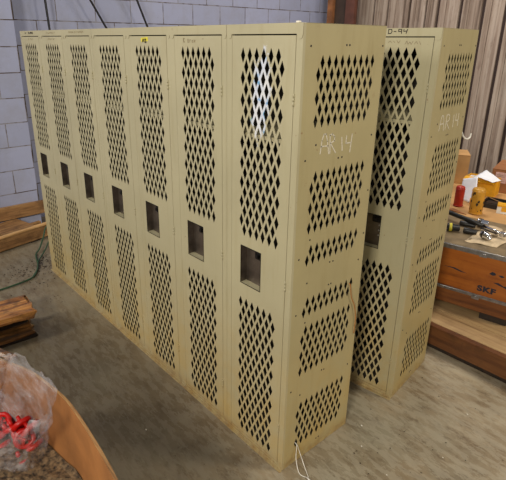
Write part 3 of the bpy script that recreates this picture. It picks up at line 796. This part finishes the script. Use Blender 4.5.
# second, cardboard covered table-height box behind the case
t = thing('packing_case', 'tan cardboard-topped packing case behind the plywood case, carrying the oil filters', 'box', (.30, 2.36, 0), cr)
bm = bmesh.new(); box(bm, -1.0, .75, 0, 1.0, .1545, .580, bev=.004); obj('case_body', bm, M['cardboard_dk'], t)
bm = bmesh.new(); box(bm, -1.02, .77, -.03, 1.02, .582, .594, bev=.002); obj('cardboard_sheet', bm, M['cardboard'], t)
bm = bmesh.new(); box(bm, -.90, -.70, -.008, -.0, .30, .36); obj('side_strip', bm, M['cardboard'], t)
ZB = .594
def filt(name, label, loc, r, h, mat, cat, grease=False, tilt=0):
    t = thing(name, label, cat, loc); t.rotation_euler = (0, tilt, 0)
    bm = bmesh.new(); lathe(bm, [(0, 0), (r*.85, 0), (r, .008), (r, h-.022), (r*.985, h-.016), (r*.93, h-.006), (r*.8, h), (r*.3, h+.001), (0, h+.001)], 32)
    obj('filter_can', bm, mat, t, True)
    bm = bmesh.new(); tube(bm, [((r+.001)*math.cos(a), (r+.001)*math.sin(a), h-.02) for a in (2*PI*k/32 for k in range(32))], .0022, 6, closed=True)
    tube(bm, [((r+.001)*math.cos(a), (r+.001)*math.sin(a), .010) for a in (2*PI*k/32 for k in range(32))], .003, 6, closed=True)
    obj('seam_ring', bm, mat, t)
    if grease:
        g = random.Random(9)
        for k in range(16):
            bm = bmesh.new()
            a = g.uniform(-2.6, .6); z = g.uniform(.03, h-.03); s = g.uniform(.004, .014)
            pts = [(a+s/r*.8*math.cos(q)*g.uniform(.5, 1.1), z+s*math.sin(q)*g.uniform(.6, 1.3)) for q in (2*PI*i/7 for i in range(7))]
            vs = [bm.verts.new(((r+.0012)*math.cos(aa), (r+.0012)*math.sin(aa), zz)) for aa, zz in pts]
            bm.faces.new(vs)
            obj('grease_smear', bm, M['grease'], t)
    return t
filt('oil_filter', 'tall greasy yellow oil filter standing in front of the yellow carton', (-.345, 2.345, ZB), .045, .195, M['filter_y'], 'filter', True)
filt('oil_filter', 'red oil filter standing beside the vented locker side, left of the yellow one', (-.515, 2.42, ZB), .033, .160, M['filter_r'], 'filter')
# cartons
def carton(label, loc, rz, sx, sy, sz, mat, cat='box', tape=None, lid=True):
    t = thing('cardboard_carton', label, cat, loc, rz)
    bm = bmesh.new(); box(bm, 0, sx, 0, sy, 0, sz, bev=.003); obj('carton_body', bm, mat, t)
    if lid:
        bm = bmesh.new(); box(bm, -.001, sx+.001, -.001, sy*.496, sz+.0003, sz+.004, bev=.001); obj('flap', bm, mat, t)
        bm = bmesh.new(); box(bm, -.001, sx+.001, sy*.504, sy+.001, sz+.0003, sz+.004, bev=.001); obj('flap', bm, mat, t)
    return t
carton('tall plain tan cardboard carton standing directly behind the rear locker', (-.985, 2.95, ZB), .55, .25, .26, .255, M['cardboard'])
tb = carton('brown cardboard carton with a pinkish label at the right edge, behind the white paper', (-.545, 3.02, ZB), .22, .50, .42, .195, M['cardboard_dk'])
bm = bmesh.new(); box(bm, .03, .115, -.0022, -.0006, .085, .175); obj('shipping_label', bm, M['pinklabel'], tb)['label'] = 'pinkish paper label'
bm = bmesh.new()
for k in range(5): box(bm, .040, .100-.012*(k % 3), -.0030, -.0022, .098+k*.013, .102+k*.013)
obj('label_print', bm, M['pencil'], tb)
# yellow open carton lying tilted
t = thing('yellow_carton', 'open yellow carton tilted among the papers behind the yellow filter', 'box', (-.675, 2.83, ZB), .12)
bm = bmesh.new()
for q in ((0, .24, 0, .004, 0, .14), (0, .24, .126, .13, 0, .14), (0, .004, .004, .126, 0, .14), (.236, .24, .004, .126, 0, .14), (.004, .236, .004, .126, 0, .004)): box(bm, *q)
obj('carton_body', bm, M['yellowbox'], t)
bm = bmesh.new(); box(bm, .006, .15, .008, .122, .10, .128, bev=.006); obj('inner_pack', bm, M['whitebox'], t)
bm = bmesh.new(); box(bm, .0, .24, 0, .004, 0, .06, mat=Matrix.Translation((0, -.002, .139)) @ Matrix.Rotation(1.9, 4, 'X')); obj('flap', bm, M['yellowbox'], t)
bm = bmesh.new(); box(bm, 0, .09, 0, .07, 0, .045, bev=.003)
o = obj('yellow_packet', bm, M['yellowbox']); o.location = (-.46, 2.50, ZB); o.rotation_euler = (0, 0, .5); tag(o, 'small yellow packet between the red and yellow filters', 'box')
# papers
def sheet(label, corners, seed, mat=None, name='paper_sheet', cat='paper', nz=.006, n=10):
    bm = bmesh.new(); a, b, c, d = [Vector(p) for p in corners]; r = random.Random(seed); g = []
    for i in range(n+1):
        row = []
        for j in range(n+1):
            u, v = i/n, j/n
            p = a*(1-u)*(1-v)+b*u*(1-v)+c*u*v+d*(1-u)*v
            row.append(bm.verts.new(p+Vector((0, 0, nz*mn.noise(Vector((u*3+seed, v*3, 0)))))))
        g.append(row)
    for i in range(n):
        for j in range(n): bm.faces.new((g[i][j], g[i+1][j], g[i+1][j+1], g[i][j+1]))
    o = obj(name, bm, mat or M['paper'], smooth=True); s = o.modifiers.new('s', 'SOLIDIFY'); s.thickness = .001
    tag(o, label, cat); return o
sheet('folded white paper sheet lying slanted over the yellow carton', [(-.58, 2.80, ZB+.165), (-.56, 2.94, ZB+.195), (-.40, 2.86, ZB+.150), (-.43, 2.76, ZB+.146)], 1)
sheet('white paper sheet propped upright behind the red filter', [(-.60, 2.60, ZB+.003), (-.435, 2.54, ZB+.003), (-.505, 2.66, ZB+.195), (-.625, 2.68, ZB+.150)], 2)
# black coil and strap behind filter, small white box at the edge
t = thing('black_tray', 'black rubber tray with thin stick across it at the right edge, behind the yellow filter', 'tray', (-.40, 2.54, ZB), .15)
bm = bmesh.new(); box(bm, 0, .30, 0, .20, 0, .010); [box(bm, *q) for q in ((0, .30, 0, .012, .01, .035), (0, .30, .188, .20, .01, .035), (0, .012, .012, .188, .01, .035), (.288, .30, .012, .188, .01, .035))]
obj('tray_body', bm, M['black'], t)
bm = bmesh.new(); box(bm, .02, .20, .04, .13, .012, .030, bev=.006); obj('rubber_pad', bm, M['black'], t)
bm = bmesh.new(); tube(bm, [(-.40, 2.70, ZB+.040), (-.14, 2.56, ZB+.040)], .0035, 6); tag(obj('thin_stick', bm, M['cardboard']), 'thin tan stick lying across the black tray', 'stick')
t = thing('small_carton', 'small white and yellow carton cut off by the right edge of the picture', 'box', (-.250, 2.475, ZB), .35)
bm = bmesh.new(); box(bm, 0, .12, 0, .08, 0, .052, bev=.002); obj('carton_body', bm, M['whitebox'], t)
bm = bmesh.new(); box(bm, .0, .12, 0, .08, .0525, .066, bev=.002); box(bm, .03, .09, -.001, 0, .018, .052); obj('lid', bm, M['yellowbox'], t)['label'] = 'yellow lid and band'

# tools on the plywood case lid
sheet('crumpled tan kraft paper spread on the plywood case under the chrome socket', [(-.130, 1.735, ZT+.004), (.050, 1.785, ZT+.004), (.060, 2.17, ZT+.004), (-.165, 2.14, ZT+.004)], 4, M['kraft'], 'kraft_paper', 'paper', .010, 16)
t = thing('breaker_bar', 'long black-handled wrench with chromed head lying across the plywood case', 'wrench', (0, 0, 0))
bm = bmesh.new(); tube(bm, [(-.50, 2.075, ZT+.052), (-.44, 2.065, ZT+.052), (-.22, 2.008, ZT+.048), (-.13, 1.990, ZT+.044)], [.013, .016, .015, .012], 14); obj('handle', bm, M['black'], t)
bm = bmesh.new(); tube(bm, [(-.13, 1.990, ZT+.044), (-.05, 1.975, ZT+.038), (-.01, 1.968, ZT+.032)], [.008, .009, .009], 12)
lathe(bm, [(0, 0), (.016, 0), (.019, .004), (.019, .026), (.015, .031), (0, .031)], 20, 0, Matrix.Translation((.005, 1.965, ZT+.016))); obj('head', bm, M['chrome'], t)['label'] = 'chromed ratchet head'
def sock(name, label, p, d, r, L, mat, cat='socket', rim=None):
    t = thing(name, label, cat, p, d); 
    bm = bmesh.new(); Mx = Matrix.Translation((0, 0, r)) @ Matrix.Rotation(PI/2, 4, 'Y')
    lathe(bm, [(r*.62, .02), (r*.62, 0), (r*.95, 0), (r, .003), (r, L*.45), (r*.82, L*.55), (r*.80, L-.003), (r*.74, L), (r*.35, L), (r*.35, L-.015), (0, L-.015)], 26, 0, Mx)
    lathe(bm, [(0, .02), (r*.62, .02)], 26, 0, Mx)
    obj('socket_body', bm, mat, t, True)
    if rim: bm = bmesh.new(); lathe(bm, [(r*1.005, .010), (r*1.03, .011), (r*1.03, .026), (r*1.005, .027)], 26, 0, Mx); obj('knurled_band', bm, rim, t)
    return t
sock('wrench_socket', 'short bright chrome socket lying on the crumpled kraft paper', (-.075, 1.86, ZT+.010), -.5, .026, .065, M['chrome'], rim=M['steel_dk'])
sock('wrench_socket', 'round chrome socket behind the middle of the black-handled wrench', (-.205, 2.07, ZT+.004), .2, .028, .07, M['chrome'], rim=M['steel_dk'])
sock('impact_socket', 'black open-mouthed impact socket lying beside the locker', (-.295, 1.83, ZT+.001), .55, .027, .075, M['black'], rim=M['yellow_st'])
sock('impact_socket', 'second black impact socket, lying just right of the open-mouthed one', (-.205, 1.875, ZT+.001), .25, .020, .080, M['black'])
sock('impact_socket', 'black impact socket under the middle of the long wrench handle', (-.290, 2.00, ZT+.001), .1, .018, .10, M['black'])
sock('drive_adapter', 'dull steel drive adapter at the far right edge of the plywood case', (.022, 2.02, ZT+.014), .3, .018, .06, M['steel_dk'], 'adapter')
bm = bmesh.new(); box(bm, -.06, .06, -.012, .012, 0, .004, bev=.0015); o = obj('flat_file', bm, M['steel_dk']); o.location = (-.09, 1.99, ZT+.018); o.rotation_euler = (0, 0, -.25); tag(o, 'flat dark steel strip beside the chromed wrench head', 'tool')
bm = bmesh.new(); v = [bm.verts.new(p) for p in ((-.52, 2.27, ZB+.002), (-.50, 2.33, ZB+.002), (-.37, 2.262, ZB+.002))]; bm.faces.new(v)
o = obj('dark_offcut', bm, M['cardboard_dk']); s = o.modifiers.new('s', 'SOLIDIFY'); s.thickness = .004; tag(o, 'dark triangular card offcut at the front edge of the packing case', 'offcut')

# ------------------------------------------------------------------ floor litter
bm = bmesh.new(); rr = random.Random(21)
def litter(cx_, cy_, sx, sy, n, s0, s1, ang=0):
    for k in range(n):
        a, b = rr.gauss(0, sx), rr.gauss(0, sy); x = cx_+a*math.cos(ang)-b*math.sin(ang); y = cy_+a*math.sin(ang)+b*math.cos(ang)
        if -2.67 < x < .02 and -.02 < y < .47: continue
        if x < -3.10: continue
        s = rr.uniform(s0, s1); q = rr.random()*6; h = .0015
        p = [(x+s*math.cos(q+t_)*rr.uniform(.5, 1), y+s*.7*math.sin(q+t_)*rr.uniform(.5, 1)) for t_ in (2*PI*i/5 for i in range(5))]
        vs = [bm.verts.new((u, v_, h+rr.uniform(0, .003))) for u, v_ in p]; bm.faces.new(vs)
litter(-2.72, -.14, .14, .12, 150, .003, .013); litter(-2.85, -.02, .08, .06, 70, .003, .012); litter(-2.35, -.25, .25, .12, 40, .002, .007)
litter(.30, .55, .35, .35, 50, .002, .006); litter(.35, .15, .2, .2, 30, .002, .006); litter(-1.0, -.35, .6, .15, 25, .002, .005)
tag(obj('leaf_litter', bm, M['litter']), 'dark dry crumbs and leaf litter scattered over the concrete floor', 'debris', kind='stuff')
bm = bmesh.new()
for (x, y, s) in ((.14, .39, .005), (.31, .34, .004), (.06, .50, .006), (.50, .22, .004), (-.60, -.33, .006), (.36, .98, .005), (.55, .55, .005), (.42, .62, .004)):
    r = bmesh.ops.create_icosphere(bm, subdivisions=1, radius=s)
    for v in r['verts']: v.co = Vector((v.co.x+x, v.co.y*.7+y, max(0, v.co.z*.35+.002)))
tag(obj('floor_chips', bm, M['chip']), 'tiny white chips scattered on the concrete near the lockers', 'debris', kind='stuff')

# ------------------------------------------------------------------ light
def area(name, loc, target, sx, sy, power, col):
    L = bpy.data.lights.new(name, 'AREA'); L.shape = 'RECTANGLE'; L.size = sx; L.size_y = sy; L.energy = power; L.color = col
    o = bpy.data.objects.new(name, L); C.objects.link(o); o.location = loc
    d = Vector(target)-Vector(loc); o.rotation_euler = d.to_track_quat('-Z', 'Y').to_euler(); return o
area('bay_lamp_front', (2.1, -4.2, 3.4), (-1.2, 0, .9), .9, .9, 215, (1, .93, .80))
area('fill_light_left', (-3.0, -4.6, 3.6), (-2.4, 0, .8), .9, .9, 120, (1, .94, .84))  # added fill, no fixture: evens out brightness along the far doors
area('bay_lamp_right', (3.4, 3.0, 3.7), (.6, .6, 0), 1.0, 1.0, 130, (1, .90, .72))
area('fill_light_rear', (-1.2, 2.6, 4.0), (-1.8, 4.2, 1.2), .8, .8, 75, (1, .93, .85))  # added fill, no fixture: brightens the plank siding
wd = bpy.data.worlds.new('world'); sc.world = wd; wd.use_nodes = True
wd.node_tree.nodes['Background'].inputs[0].default_value = (.86, .90, 1, 1); wd.node_tree.nodes['Background'].inputs[1].default_value = .28
sc.view_settings.view_transform = 'Standard'; sc.view_settings.look = 'None'; sc.view_settings.gamma = 1; sc.view_settings.exposure = 0
